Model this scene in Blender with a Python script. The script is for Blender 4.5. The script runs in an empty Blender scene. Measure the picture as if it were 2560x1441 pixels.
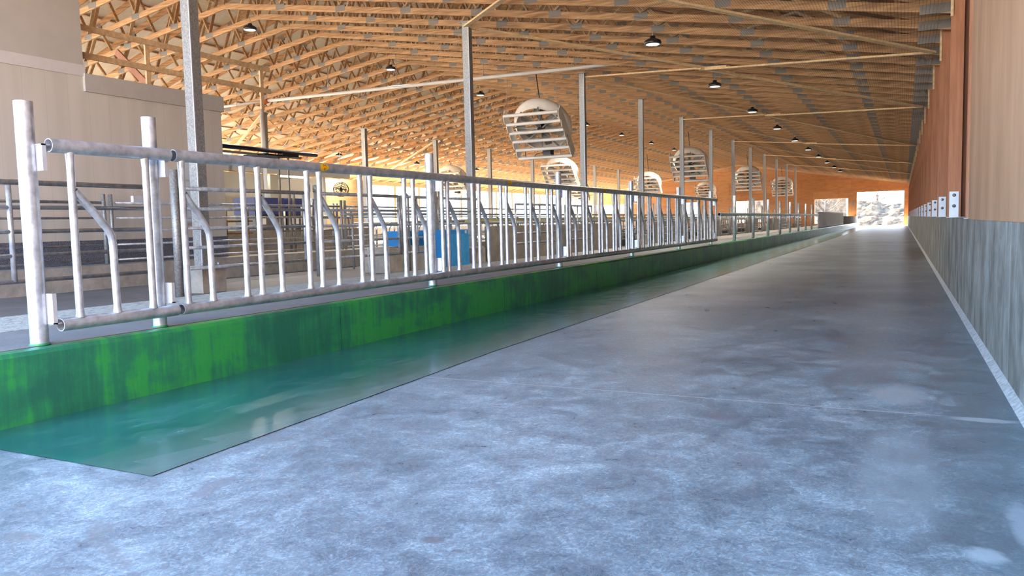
import bpy, bmesh, math, random
from mathutils import Vector, Matrix
random.seed(7)
S = bpy.context.scene
C = S.collection
PI = math.pi

# ------------------------------------------------------------------ camera, world, sun, exposure
cam_d = bpy.data.cameras.new('camera')
cam_d.sensor_width = 36.0
cam_d.lens = 1985.74 * 36.0 / 2560.0
cam_d.clip_end = 600
cam = bpy.data.objects.new('camera', cam_d)
C.objects.link(cam)
_r = Vector((0.896956, 0.441509, -0.023226)); _u = Vector((-0.014433, 0.081746, 0.996549)); _f = Vector((-0.441884, 0.893525, -0.079695))
cam.matrix_world = Matrix(((_r.x, _u.x, -_f.x, 0), (_r.y, _u.y, -_f.y, 0), (_r.z, _u.z, -_f.z, 1.0), (0, 0, 0, 1)))
S.camera = cam

S.view_settings.view_transform = 'Standard'
S.view_settings.look = 'None'
S.view_settings.gamma = 1.0
S.view_settings.exposure = 2.25
S.view_settings.use_curve_mapping = False
S.cycles.use_denoising = True
S.cycles.max_bounces = 8
S.cycles.diffuse_bounces = 5
S.cycles.glossy_bounces = 3
S.cycles.transparent_max_bounces = 12
S.cycles.sample_clamp_indirect = 6.0
S.cycles.caustics_reflective = False

world = bpy.data.worlds.new('sky')
S.world = world
world.use_nodes = True
wn = world.node_tree; wn.nodes.clear()
wo = wn.nodes.new('ShaderNodeOutputWorld'); wb = wn.nodes.new('ShaderNodeBackground')
wt = wn.nodes.new('ShaderNodeTexCoord'); ws = wn.nodes.new('ShaderNodeSeparateXYZ'); wr = wn.nodes.new('ShaderNodeValToRGB')
wn.links.new(wt.outputs['Generated'], ws.inputs[0]); wn.links.new(ws.outputs['Z'], wr.inputs[0])
cr = wr.color_ramp
cr.elements[0].position = 0.0; cr.elements[0].color = (0.80, 0.88, 1.0, 1)
cr.elements[1].position = 1.0; cr.elements[1].color = (0.17, 0.40, 0.78, 1)
e = cr.elements.new(0.12); e.color = (0.62, 0.78, 1.0, 1)
e = cr.elements.new(0.45); e.color = (0.31, 0.57, 0.92, 1)
wn.links.new(wr.outputs[0], wb.inputs[0]); wb.inputs[1].default_value = 2.6
wn.links.new(wb.outputs[0], wo.inputs[0])

sun_d = bpy.data.lights.new('sun', 'SUN'); sun_d.energy = 30.0; sun_d.angle = math.radians(1.0); sun_d.color = (1.0, 0.82, 0.60)
sun = bpy.data.objects.new('sun', sun_d); C.objects.link(sun)
sun.rotation_euler = Vector((0.80, -0.28, -0.60)).to_track_quat('-Z', 'Y').to_euler()

# ------------------------------------------------------------------ materials
MATS = {}
def mat(name, col, rough=0.6, metal=0.0, noise=0.12, nscale=6.0, bump=0.0, bscale=40.0, spec=0.5, stretch=(1, 1, 1), col2=None, emit=None, estr=0.0, rvar=0.0):
    if name in MATS: return MATS[name]
    m = bpy.data.materials.new(name); m.use_nodes = True
    nt = m.node_tree; b = nt.nodes['Principled BSDF']
    b.inputs['Roughness'].default_value = rough; b.inputs['Metallic'].default_value = metal
    b.inputs['Specular IOR Level'].default_value = spec
    tc = nt.nodes.new('ShaderNodeTexCoord'); mp = nt.nodes.new('ShaderNodeMapping'); mp.inputs['Scale'].default_value = stretch
    nt.links.new(tc.outputs['Object'], mp.inputs[0])
    n = nt.nodes.new('ShaderNodeTexNoise'); n.inputs['Scale'].default_value = nscale; n.inputs['Detail'].default_value = 6; n.inputs['Roughness'].default_value = 0.62
    nt.links.new(mp.outputs[0], n.inputs['Vector'])
    r = nt.nodes.new('ShaderNodeValToRGB')
    a = [max(0, c * (1 - noise * 1.6)) for c in col]; d = [min(1, c * (1 + noise * 1.6)) for c in (col2 or col)]
    if col2: a = list(col)
    r.color_ramp.elements[0].position = 0.32; r.color_ramp.elements[0].color = (*a, 1)
    r.color_ramp.elements[1].position = 0.68; r.color_ramp.elements[1].color = (*d, 1)
    nt.links.new(n.outputs['Fac'], r.inputs[0]); nt.links.new(r.outputs[0], b.inputs['Base Color'])
    if rvar:
        mr = nt.nodes.new('ShaderNodeMapRange'); mr.inputs['To Min'].default_value = max(0.02, rough - rvar); mr.inputs['To Max'].default_value = rough + rvar
        nt.links.new(n.outputs['Fac'], mr.inputs['Value']); nt.links.new(mr.outputs[0], b.inputs['Roughness'])
    if bump:
        n2 = nt.nodes.new('ShaderNodeTexNoise'); n2.inputs['Scale'].default_value = bscale; n2.inputs['Detail'].default_value = 4
        nt.links.new(mp.outputs[0], n2.inputs['Vector'])
        bp = nt.nodes.new('ShaderNodeBump'); bp.inputs['Strength'].default_value = bump; bp.inputs['Distance'].default_value = 0.01
        nt.links.new(n2.outputs['Fac'], bp.inputs['Height']); nt.links.new(bp.outputs[0], b.inputs['Normal'])
    if emit:
        b.inputs['Emission Color'].default_value = (*emit, 1); b.inputs['Emission Strength'].default_value = estr
    MATS[name] = m
    return m

GALV = mat('galvanized_pipe', (0.50, 0.54, 0.58), rough=0.33, metal=0.5, noise=0.18, nscale=14, bump=0.12, bscale=60, rvar=0.10)
GALV_D = mat('dull_galvanized_tube', (0.36, 0.37, 0.36), rough=0.5, metal=0.5, noise=0.22, nscale=45, bump=0.05, rvar=0.1)
GALV_F = mat('far_galvanized_pipe', (0.34, 0.34, 0.33), rough=0.42, metal=0.6, noise=0.1, nscale=5)
PLATE = mat('zinc_bracket', (0.62, 0.66, 0.72), rough=0.4, metal=0.35, noise=0.05)
WOOD = mat('spruce_lumber', (0.31, 0.165, 0.075), rough=0.75, noise=0.2, nscale=3, stretch=(0.6, 9, 9), col2=(0.56, 0.34, 0.17))
WOOD_L = mat('pale_lumber', (0.55, 0.38, 0.20), rough=0.75, noise=0.14, nscale=4, stretch=(3, 3, 3), col2=(0.66, 0.48, 0.27))
GAP_SHADE_RED = mat('gap_shade_red', (0.17, 0.068, 0.034), rough=0.8, noise=0.1, nscale=3)  # dark red that carries the shade of the gaps between wall posts
REDWOOD = mat('laminated_post_wood', (0.36, 0.14, 0.065), rough=0.7, noise=0.12, nscale=2, stretch=(8, 8, 0.5), col2=(0.46, 0.20, 0.10))
WALLP = mat('plywood_liner', (0.36, 0.205, 0.115), rough=0.75, noise=0.08, nscale=1.6, stretch=(1, 1.6, 0.5), col2=(0.44, 0.265, 0.155), bump=0.1)
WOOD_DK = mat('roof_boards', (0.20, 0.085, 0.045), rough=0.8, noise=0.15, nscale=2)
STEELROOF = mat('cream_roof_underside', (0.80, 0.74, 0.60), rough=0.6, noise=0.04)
NAILP = mat('nail_plate_steel', (0.25, 0.235, 0.215), rough=0.6, metal=0.2, noise=0.1, nscale=80)
WHITEP = mat('white_fan_plastic', (0.80, 0.775, 0.72), rough=0.45, noise=0.03)
FANGREY = mat('fan_bracket_grey', (0.30, 0.29, 0.27), rough=0.5, metal=0.3)
BLACK = mat('black_plastic', (0.02, 0.02, 0.022), rough=0.4)
LENS = mat('lamp_lens', (0.9, 0.9, 0.88), rough=0.3, emit=(1.0, 0.95, 0.85), estr=0.6)
TUBE = mat('tube_lamp_glow', (0.9, 0.9, 0.8), emit=(1.0, 0.86, 0.6), estr=14.0)
PANEL = mat('insulated_wall_panel', (0.50, 0.485, 0.44), rough=0.5, noise=0.03, nscale=2)
PANEL_T = mat('panel_trim', (0.50, 0.48, 0.435), rough=0.5, noise=0.03)
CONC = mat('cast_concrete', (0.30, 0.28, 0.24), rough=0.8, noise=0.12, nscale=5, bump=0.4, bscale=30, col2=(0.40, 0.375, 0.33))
CONC_D = mat('brown_stall_concrete', (0.19, 0.165, 0.14), rough=0.85, noise=0.14, nscale=3, col2=(0.25, 0.22, 0.19))  # brown concrete of the low divider and pen walls
CONC_L = mat('rough_concrete_strip', (0.24, 0.225, 0.195), rough=0.9, noise=0.18, nscale=18, bump=0.8, bscale=40, col2=(0.36, 0.34, 0.30))
SMOOTHC = mat('cow_alley_concrete', (0.17, 0.17, 0.175), rough=0.6, noise=0.12, nscale=2.5, bump=0.2)
BLUE = mat('blue_plastic', (0.022, 0.25, 0.62), rough=0.4, noise=0.03)
BLUE_D = mat('dark_blue_cabinet', (0.025, 0.032, 0.13), rough=0.5, noise=0.03)
NAVY = mat('navy_pipe', (0.012, 0.014, 0.06), rough=0.35, noise=0.02)
PVC = mat('grey_white_pvc', (0.52, 0.50, 0.48), rough=0.4, noise=0.02)
PVC_B = mat('bluish_pvc', (0.46, 0.50, 0.58), rough=0.4, noise=0.02)
ORANGE = mat('orange_elbow', (0.62, 0.10, 0.02), rough=0.4)
YELLOWP = mat('yellow_hose', (0.50, 0.43, 0.09), rough=0.5)
YSTICK = mat('yellow_sticker', (0.90, 0.55, 0.01), rough=0.4, noise=0.01)
RSTICK = mat('red_print', (0.55, 0.10, 0.01), rough=0.5, noise=0.01)
RUBBER = mat('dark_stall_mat', (0.035, 0.03, 0.028), rough=0.8, noise=0.2)

def nodes_of(name):
    m = bpy.data.materials.new(name); m.use_nodes = True; nt = m.node_tree
    return m, nt, nt.nodes['Principled BSDF']
def N(nt, t, **kw):
    n = nt.nodes.new(t)
    for k, v in kw.items():
        if k in n.inputs.keys(): n.inputs[k].default_value = v
        else: setattr(n, k, v)
    return n
def ramp(nt, fac, stops):
    r = nt.nodes.new('ShaderNodeValToRGB'); el = r.color_ramp.elements
    el[0].position, el[0].color = stops[0][0], (*stops[0][1], 1)
    el[1].position, el[1].color = stops[-1][0], (*stops[-1][1], 1)
    for p_, c_ in stops[1:-1]:
        e_ = el.new(p_); e_.color = (*c_, 1)
    nt.links.new(fac, r.inputs[0]); return r.outputs[0]
def mixc(nt, fac, a, b, mode='MIX'):
    m = nt.nodes.new('ShaderNodeMix'); m.data_type = 'RGBA'; m.blend_type = mode
    for idx, v in ((0, fac), (6, a), (7, b)):
        if isinstance(v, (int, float)): m.inputs[idx].default_value = v
        elif isinstance(v, tuple): m.inputs[idx].default_value = (*v, 1)
        else: nt.links.new(v, m.inputs[idx])
    return m.outputs[2]
def math_(nt, op, a, b=0.0, c=None):
    m = nt.nodes.new('ShaderNodeMath'); m.operation = op
    for i, v in enumerate((a, b) if c is None else (a, b, c)):
        if isinstance(v, (int, float)): m.inputs[i].default_value = v
        else: nt.links.new(v, m.inputs[i])
    return m.outputs[0]
def coords(nt, scale=(1, 1, 1), rot=(0, 0, 0)):
    tc = nt.nodes.new('ShaderNodeTexCoord'); mp = nt.nodes.new('ShaderNodeMapping')
    mp.inputs['Scale'].default_value = scale; mp.inputs['Rotation'].default_value = rot
    nt.links.new(tc.outputs['Object'], mp.inputs[0]); return tc.outputs['Object'], mp.outputs[0]
def noise(nt, vec, scale, detail=5, rough=0.6, dist=0.0):
    n = nt.nodes.new('ShaderNodeTexNoise'); n.inputs['Scale'].default_value = scale; n.inputs['Detail'].default_value = detail
    n.inputs['Roughness'].default_value = rough; n.inputs['Distortion'].default_value = dist
    nt.links.new(vec, n.inputs['Vector']); return n.outputs['Fac']
def bumpn(nt, b, h, strength, dist=0.01):
    bp = nt.nodes.new('ShaderNodeBump'); bp.inputs['Strength'].default_value = strength; bp.inputs['Distance'].default_value = dist
    nt.links.new(h, bp.inputs['Height']); nt.links.new(bp.outputs[0], b.inputs['Normal'])

def floor_material():
    m, nt, b = nodes_of('troweled_concrete_floor')
    o, v = coords(nt)
    big = noise(nt, v, 0.8, 4, 0.6); mid = noise(nt, v, 4.5, 12, 0.74, 0.8); fine = noise(nt, v, 42, 8, 0.75, 1.6)
    base = ramp(nt, big, [(0.36, (0.140, 0.178, 0.204)), (0.50, (0.190, 0.236, 0.262)), (0.64, (0.245, 0.298, 0.325))])
    c1 = mixc(nt, 0.7, base, ramp(nt, mid, [(0.36, (0.28, 0.28, 0.31)), (0.5, (0.50, 0.50, 0.51)), (0.62, (0.80, 0.80, 0.79))]), 'OVERLAY')
    c2 = mixc(nt, 0.8, c1, ramp(nt, fine, [(0.35, (0.3, 0.3, 0.33)), (0.52, (0.5, 0.5, 0.5)), (0.64, (0.85, 0.85, 0.85))]), 'OVERLAY')
    # swirled trowel scratches
    wv = nt.nodes.new('ShaderNodeTexVoronoi'); wv.feature = 'DISTANCE_TO_EDGE'; wv.inputs['Scale'].default_value = 9
    o2, v2 = coords(nt, (1.0, 0.45, 1), (0, 0, 0.5)); nz = nt.nodes.new('ShaderNodeTexNoise'); nz.inputs['Scale'].default_value = 5
    nt.links.new(v2, nz.inputs['Vector']); ad = nt.nodes.new('ShaderNodeVectorMath'); ad.operation = 'ADD'
    nt.links.new(v2, ad.inputs[0]); nt.links.new(nz.outputs['Color'], ad.inputs[1]); nt.links.new(ad.outputs[0], wv.inputs['Vector'])
    scr = ramp(nt, wv.outputs['Distance'], [(0.0, (1, 1, 1)), (0.02, (0, 0, 0))])
    scm = math_(nt, 'MULTIPLY', scr, math_(nt, 'MULTIPLY', mid, 0.42))
    c3 = mixc(nt, scm, c2, (0.48, 0.54, 0.58))
    sx = nt.nodes.new('ShaderNodeSeparateXYZ'); nt.links.new(o, sx.inputs[0])
    X, Y = sx.outputs['X'], sx.outputs['Y']
    # sawn joints across the alley (light dust in them)
    col = c3
    for yj in (4.43, 13.4, 22.6, 31.8, 41, 50):
        d = math_(nt, 'ABSOLUTE', math_(nt, 'SUBTRACT', Y, yj)); k = math_(nt, 'LESS_THAN', d, 0.007)
        col = mixc(nt, math_(nt, 'MULTIPLY', k, 0.6), col, (0.50, 0.53, 0.56))
    # tyre smears, stains, darker and paler patches with a shape of their own
    def blob(x, y, rx, ry, colr, amt, ang=0.0):
        nonlocal col
        dx = math_(nt, 'SUBTRACT', X, x); dy = math_(nt, 'SUBTRACT', Y, y)
        ca, sa = math.cos(ang), math.sin(ang)
        u_ = math_(nt, 'ADD', math_(nt, 'MULTIPLY', dx, ca / rx), math_(nt, 'MULTIPLY', dy, sa / rx))
        w_ = math_(nt, 'ADD', math_(nt, 'MULTIPLY', dx, -sa / ry), math_(nt, 'MULTIPLY', dy, ca / ry))
        d = math_(nt, 'ADD', math_(nt, 'MULTIPLY', u_, u_), math_(nt, 'MULTIPLY', w_, w_))
        d = math_(nt, 'ADD', d, math_(nt, 'MULTIPLY', math_(nt, 'SUBTRACT', mid, 0.5), 3.0))
        k = ramp(nt, d, [(0.35, (1, 1, 1)), (1.0, (0, 0, 0))])
        col = mixc(nt, math_(nt, 'MULTIPLY', k, amt), col, colr)
    blob(0.40, 3.2, 0.42, 2.6, (0.10, 0.13, 0.15), 0.45)  # broad darker patch along the right wall
    blob(-1.34, 2.09, 0.05, 0.035, (0.13, 0.12, 0.13), 0.7)
    blob(-1.22, 2.05, 0.022, 0.016, (0.13, 0.12, 0.13), 0.6)
    blob(-2.42, 2.2, 0.06, 0.16, (0.19, 0.19, 0.21), 0.55, 0.2)
    blob(-2.25, 1.62, 0.30, 0.035, (0.17, 0.18, 0.19), 0.5, -0.35)
    blob(-2.45, 1.74, 0.10, 0.05, (0.19, 0.19, 0.19), 0.5, -0.5)
    blob(-2.62, 1.58, 0.10, 0.05, (0.18, 0.18, 0.18), 0.5, 0.3)
    blob(-0.80, 4.0, 0.13, 0.10, (0.15, 0.15, 0.18), 0.6)
    blob(-0.55, 3.35, 0.10, 0.12, (0.19, 0.20, 0.24), 0.4)
    blob(0.0, 3.35, 0.17, 0.75, (0.30, 0.35, 0.38), 0.42)
    blob(0.22, 2.62, 0.07, 0.07, (0.46, 0.52, 0.56), 0.6)
    blob(0.36, 2.95, 0.05, 0.25, (0.42, 0.47, 0.52), 0.5)
    blob(-0.02, 4.9, 0.16, 0.35, (0.40, 0.42, 0.44), 0.6)
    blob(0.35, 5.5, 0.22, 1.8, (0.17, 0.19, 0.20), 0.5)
    blob(-0.25, 6.2, 0.3, 1.5, (0.20, 0.20, 0.21), 0.4)
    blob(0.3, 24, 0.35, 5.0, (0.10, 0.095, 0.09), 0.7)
    blob(-0.4, 33, 1.4, 1.4, (0.12, 0.115, 0.11), 0.5)
    blob(0.36, 4.4, 0.17, 0.05, (0.58, 0.61, 0.64), 0.55)
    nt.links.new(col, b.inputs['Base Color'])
    r = nt.nodes.new('ShaderNodeMapRange'); r.inputs['From Min'].default_value = 0.3; r.inputs['From Max'].default_value = 0.7
    r.inputs['To Min'].default_value = 0.24; r.inputs['To Max'].default_value = 0.50
    nt.links.new(mid, r.inputs['Value']); nt.links.new(r.outputs[0], b.inputs['Roughness'])
    b.inputs['Specular IOR Level'].default_value = 0.5
    bumpn(nt, b, math_(nt, 'ADD', mid, math_(nt, 'MULTIPLY', fine, 0.6)), 0.22, 0.006)
    return m
def coating_material():
    m, nt, b = nodes_of('teal_floor_coating')
    o, v = coords(nt, (1, 0.6, 1))
    big = noise(nt, v, 1.1, 6, 0.6, 0.5); mid = noise(nt, v, 6, 7, 0.7, 0.8)
    sx = nt.nodes.new('ShaderNodeSeparateXYZ'); nt.links.new(o, sx.inputs[0])
    base = ramp(nt, big, [(0.35, (0.014, 0.105, 0.088)), (0.55, (0.022, 0.14, 0.118)), (0.7, (0.04, 0.18, 0.165))])
    c = mixc(nt, math_(nt, 'MULTIPLY', ramp(nt, mid, [(0.52, (0, 0, 0)), (0.66, (1, 1, 1))]), 0.35), base, (0.12, 0.25, 0.25))
    # thin grey-green feathered band along the inner edge, notched by the trowel
    e0 = math_(nt, 'SUBTRACT', sx.outputs['X'], -3.02)
    saw = math_(nt, 'MULTIPLY', math_(nt, 'FRACT', math_(nt, 'MULTIPLY', sx.outputs['Y'], 2.6)), 0.12)
    k = math_(nt, 'GREATER_THAN', math_(nt, 'SUBTRACT', e0, saw), 0.0)
    c = mixc(nt, math_(nt, 'MULTIPLY', k, 0.45), c, (0.12, 0.21, 0.22))
    k2 = math_(nt, 'MULTIPLY', math_(nt, 'GREATER_THAN', e0, -0.22), math_(nt, 'MULTIPLY', big, 0.6))
    c = mixc(nt, k2, c, (0.08, 0.13, 0.115))
    nt.links.new(c, b.inputs['Base Color'])
    r = nt.nodes.new('ShaderNodeMapRange'); r.inputs['To Min'].default_value = 0.10; r.inputs['To Max'].default_value = 0.34
    nt.links.new(mid, r.inputs['Value']); nt.links.new(r.outputs[0], b.inputs['Roughness'])
    b.inputs['Specular IOR Level'].default_value = 0.6
    bumpn(nt, b, mid, 0.05, 0.006)
    return m
def green_material():
    m, nt, b = nodes_of('green_painted_concrete')
    o, v = coords(nt); o2, vs = coords(nt, (1, 4.0, 0.45)); o3, vl = coords(nt, (1, 0.8, 1.6))
    big = noise(nt, vl, 1.5, 5, 0.6, 0.3); streak = noise(nt, vs, 3.5, 5, 0.65); fine = noise(nt, v, 22, 6, 0.7)
    sx = nt.nodes.new('ShaderNodeSeparateXYZ'); nt.links.new(o, sx.inputs[0])
    c = ramp(nt, math_(nt, 'ADD', math_(nt, 'MULTIPLY', big, 0.62), math_(nt, 'MULTIPLY', streak, 0.40)), [(0.42, (0.022, 0.165, 0.105)), (0.50, (0.026, 0.235, 0.12)), (0.57, (0.035, 0.36, 0.085))])
    k = ramp(nt, fine, [(0.62, (0, 0, 0)), (0.72, (1, 1, 1))])
    c = mixc(nt, math_(nt, 'MULTIPLY', k, 0.3), c, (0.08, 0.48, 0.10))
    nt.links.new(c, b.inputs['Base Color'])
    b.inputs['Roughness'].default_value = 0.32; b.inputs['Specular IOR Level'].default_value = 0.5
    h = math_(nt, 'ADD', math_(nt, 'MULTIPLY', streak, 0.8), math_(nt, 'MULTIPLY', fine, 0.6))
    bumpn(nt, b, h, 0.30, 0.010)
    return m
def plywood_material(name, dark, light, pw=2.44, ph=1.22, axis='X'):
    m, nt, b = nodes_of(name)
    o, v = coords(nt, (0.5, 0.5, 3.0))
    sx = nt.nodes.new('ShaderNodeSeparateXYZ'); nt.links.new(o, sx.inputs[0])
    cx = nt.nodes.new('ShaderNodeCombineXYZ'); nt.links.new(sx.outputs[axis], cx.inputs[0]); nt.links.new(sx.outputs['Z'], cx.inputs[1])
    br = nt.nodes.new('ShaderNodeTexBrick'); br.inputs['Scale'].default_value = 1.0; br.inputs['Brick Width'].default_value = pw; br.inputs['Row Height'].default_value = ph
    br.inputs['Mortar Size'].default_value = 0.006; br.inputs['Bias'].default_value = 0.0
    br.inputs['Color1'].default_value = (*dark, 1); br.inputs['Color2'].default_value = (*light, 1); br.inputs['Mortar'].default_value = (dark[0] * .55, dark[1] * .55, dark[2] * .55, 1)
    nt.links.new(cx.outputs[0], br.inputs['Vector'])
    g = noise(nt, v, 2.0, 6, 0.65, 1.2)
    c = mixc(nt, 0.45, br.outputs['Color'], ramp(nt, g, [(0.32, (0.22, 0.2, 0.2)), (0.5, (0.5, 0.5, 0.5)), (0.7, (0.68, 0.68, 0.68))]), 'OVERLAY')
    kn = nt.nodes.new('ShaderNodeTexVoronoi'); kn.inputs['Scale'].default_value = 2.3; o4, v4 = coords(nt, (0.8, 0.8, 2.2)); nt.links.new(v4, kn.inputs['Vector'])
    k = ramp(nt, kn.outputs['Distance'], [(0.05, (1, 1, 1)), (0.11, (0, 0, 0))])
    c = mixc(nt, math_(nt, 'MULTIPLY', k, 0.5), c, (dark[0] * .4, dark[1] * .35, dark[2] * .3))
    nt.links.new(c, b.inputs['Base Color']); b.inputs['Roughness'].default_value = 0.7
    return m
def net_material():
    m = bpy.data.materials.new('bird_net'); m.use_nodes = True; nt = m.node_tree; nt.nodes.clear()
    out = nt.nodes.new('ShaderNodeOutputMaterial'); tr = nt.nodes.new('ShaderNodeBsdfTransparent'); df = nt.nodes.new('ShaderNodeBsdfDiffuse')
    mx = nt.nodes.new('ShaderNodeMixShader')
    o, v = coords(nt); sx = nt.nodes.new('ShaderNodeSeparateXYZ'); nt.links.new(o, sx.inputs[0])
    def line(s, per, w):
        f = math_(nt, 'FRACT', math_(nt, 'MULTIPLY', s, 1.0 / per)); return math_(nt, 'LESS_THAN', f, w)
    k = math_(nt, 'MAXIMUM', line(sx.outputs['X'], 0.05, 0.22), line(sx.outputs['Y'], 0.05, 0.10))
    o2, v2 = coords(nt, (0.5, 3.0, 1)); n = noise(nt, v2, 1.4, 5, 0.6, 0.6)
    fold = ramp(nt, n, [(0.52, (0, 0, 0)), (0.66, (1, 1, 1))])
    al = math_(nt, 'MINIMUM', math_(nt, 'ADD', math_(nt, 'MULTIPLY', k, 0.42), math_(nt, 'MULTIPLY', fold, 0.26)), 1.0)
    df.inputs['Color'].default_value = (0.40, 0.27, 0.16, 1)
    nt.links.new(al, mx.inputs[0]); nt.links.new(tr.outputs[0], mx.inputs[1]); nt.links.new(df.outputs[0], mx.inputs[2]); nt.links.new(mx.outputs[0], out.inputs[0])
    return m
def rightconc_material():
    m, nt, b = nodes_of('poured_concrete_wall')
    o, v = coords(nt); o2, vs = coords(nt, (1, 1.3, 0.7))
    st = noise(nt, vs, 1.9, 6, 0.7, 0.3); f = noise(nt, v, 30, 4, 0.7)
    c = ramp(nt, st, [(0.36, (0.11, 0.108, 0.095)), (0.5, (0.20, 0.20, 0.185)), (0.62, (0.30, 0.31, 0.30))])
    vo = nt.nodes.new('ShaderNodeTexVoronoi'); vo.inputs['Scale'].default_value = 5.0; nt.links.new(o, vo.inputs['Vector'])
    k = ramp(nt, vo.outputs['Distance'], [(0.035, (1, 1, 1)), (0.06, (0, 0, 0))])
    c = mixc(nt, math_(nt, 'MULTIPLY', k, 0.75), c, (0.05, 0.05, 0.045))
    sx = nt.nodes.new('ShaderNodeSeparateXYZ'); nt.links.new(o, sx.inputs[0])
    for yj in (2.7, 5.35, 7.8, 10.3, 12.7):
        kk = math_(nt, 'LESS_THAN', math_(nt, 'ABSOLUTE', math_(nt, 'SUBTRACT', sx.outputs['Y'], yj)), 0.008)
        c = mixc(nt, math_(nt, 'MULTIPLY', kk, 0.6), c, (0.52, 0.54, 0.55))
    nt.links.new(c, b.inputs['Base Color']); b.inputs['Roughness'].default_value = 0.75
    bumpn(nt, b, math_(nt, 'ADD', f, st), 0.35, 0.01)
    return m
def stone_material(name, c0, c1, scale, bump):
    m, nt, b = nodes_of(name)
    o, v = coords(nt); f = noise(nt, v, scale, 6, 0.75)
    nt.links.new(ramp(nt, f, [(0.40, c0), (0.60, c1)]), b.inputs['Base Color']); b.inputs['Roughness'].default_value = 0.85
    bumpn(nt, b, f, bump, 0.02); return m
def seam_panel_material():
    m, nt, b = nodes_of('white_sandwich_panel')
    o, v = coords(nt); sx = nt.nodes.new('ShaderNodeSeparateXYZ'); nt.links.new(o, sx.inputs[0])
    f = math_(nt, 'FRACT', math_(nt, 'MULTIPLY', sx.outputs['Y'], 1 / 0.37)); k = math_(nt, 'LESS_THAN', f, 0.02)
    o2, v2 = coords(nt, (1, 2.2, 0.15)); n = noise(nt, v2, 1.6, 3, 0.5)
    c = ramp(nt, n, [(0.35, (0.58, 0.555, 0.49)), (0.65, (0.65, 0.62, 0.55))])
    c = mixc(nt, math_(nt, 'MULTIPLY', k, 0.35), c, (0.40, 0.38, 0.36))
    nt.links.new(c, b.inputs['Base Color']); b.inputs['Roughness'].default_value = 0.45
    return m
M_FLOOR = floor_material(); M_COAT = coating_material(); M_GREEN = green_material(); M_NET = net_material(); M_RC = rightconc_material()
M_GABLE = plywood_material('orange_plywood_gable', (0.60, 0.27, 0.095), (0.72, 0.37, 0.15), 2.44, 1.22, 'X')
M_PLYY = plywood_material('yellow_plywood', (0.66, 0.42, 0.18), (0.74, 0.50, 0.24), 2.44, 1.22, 'Y')
M_SKIRT = stone_material('grey_flecked_skirt', (0.05, 0.055, 0.075), (0.24, 0.25, 0.30), 60, 0.6)
M_BANK = stone_material('straw_stone_bank', (0.022, 0.016, 0.010), (0.105, 0.083, 0.058), 1.1, 1.0)
M_GROUND = stone_material('pale_gravel', (0.60, 0.54, 0.45), (0.74, 0.68, 0.58), 3, 0.4)
M_WPANEL = seam_panel_material()

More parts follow.
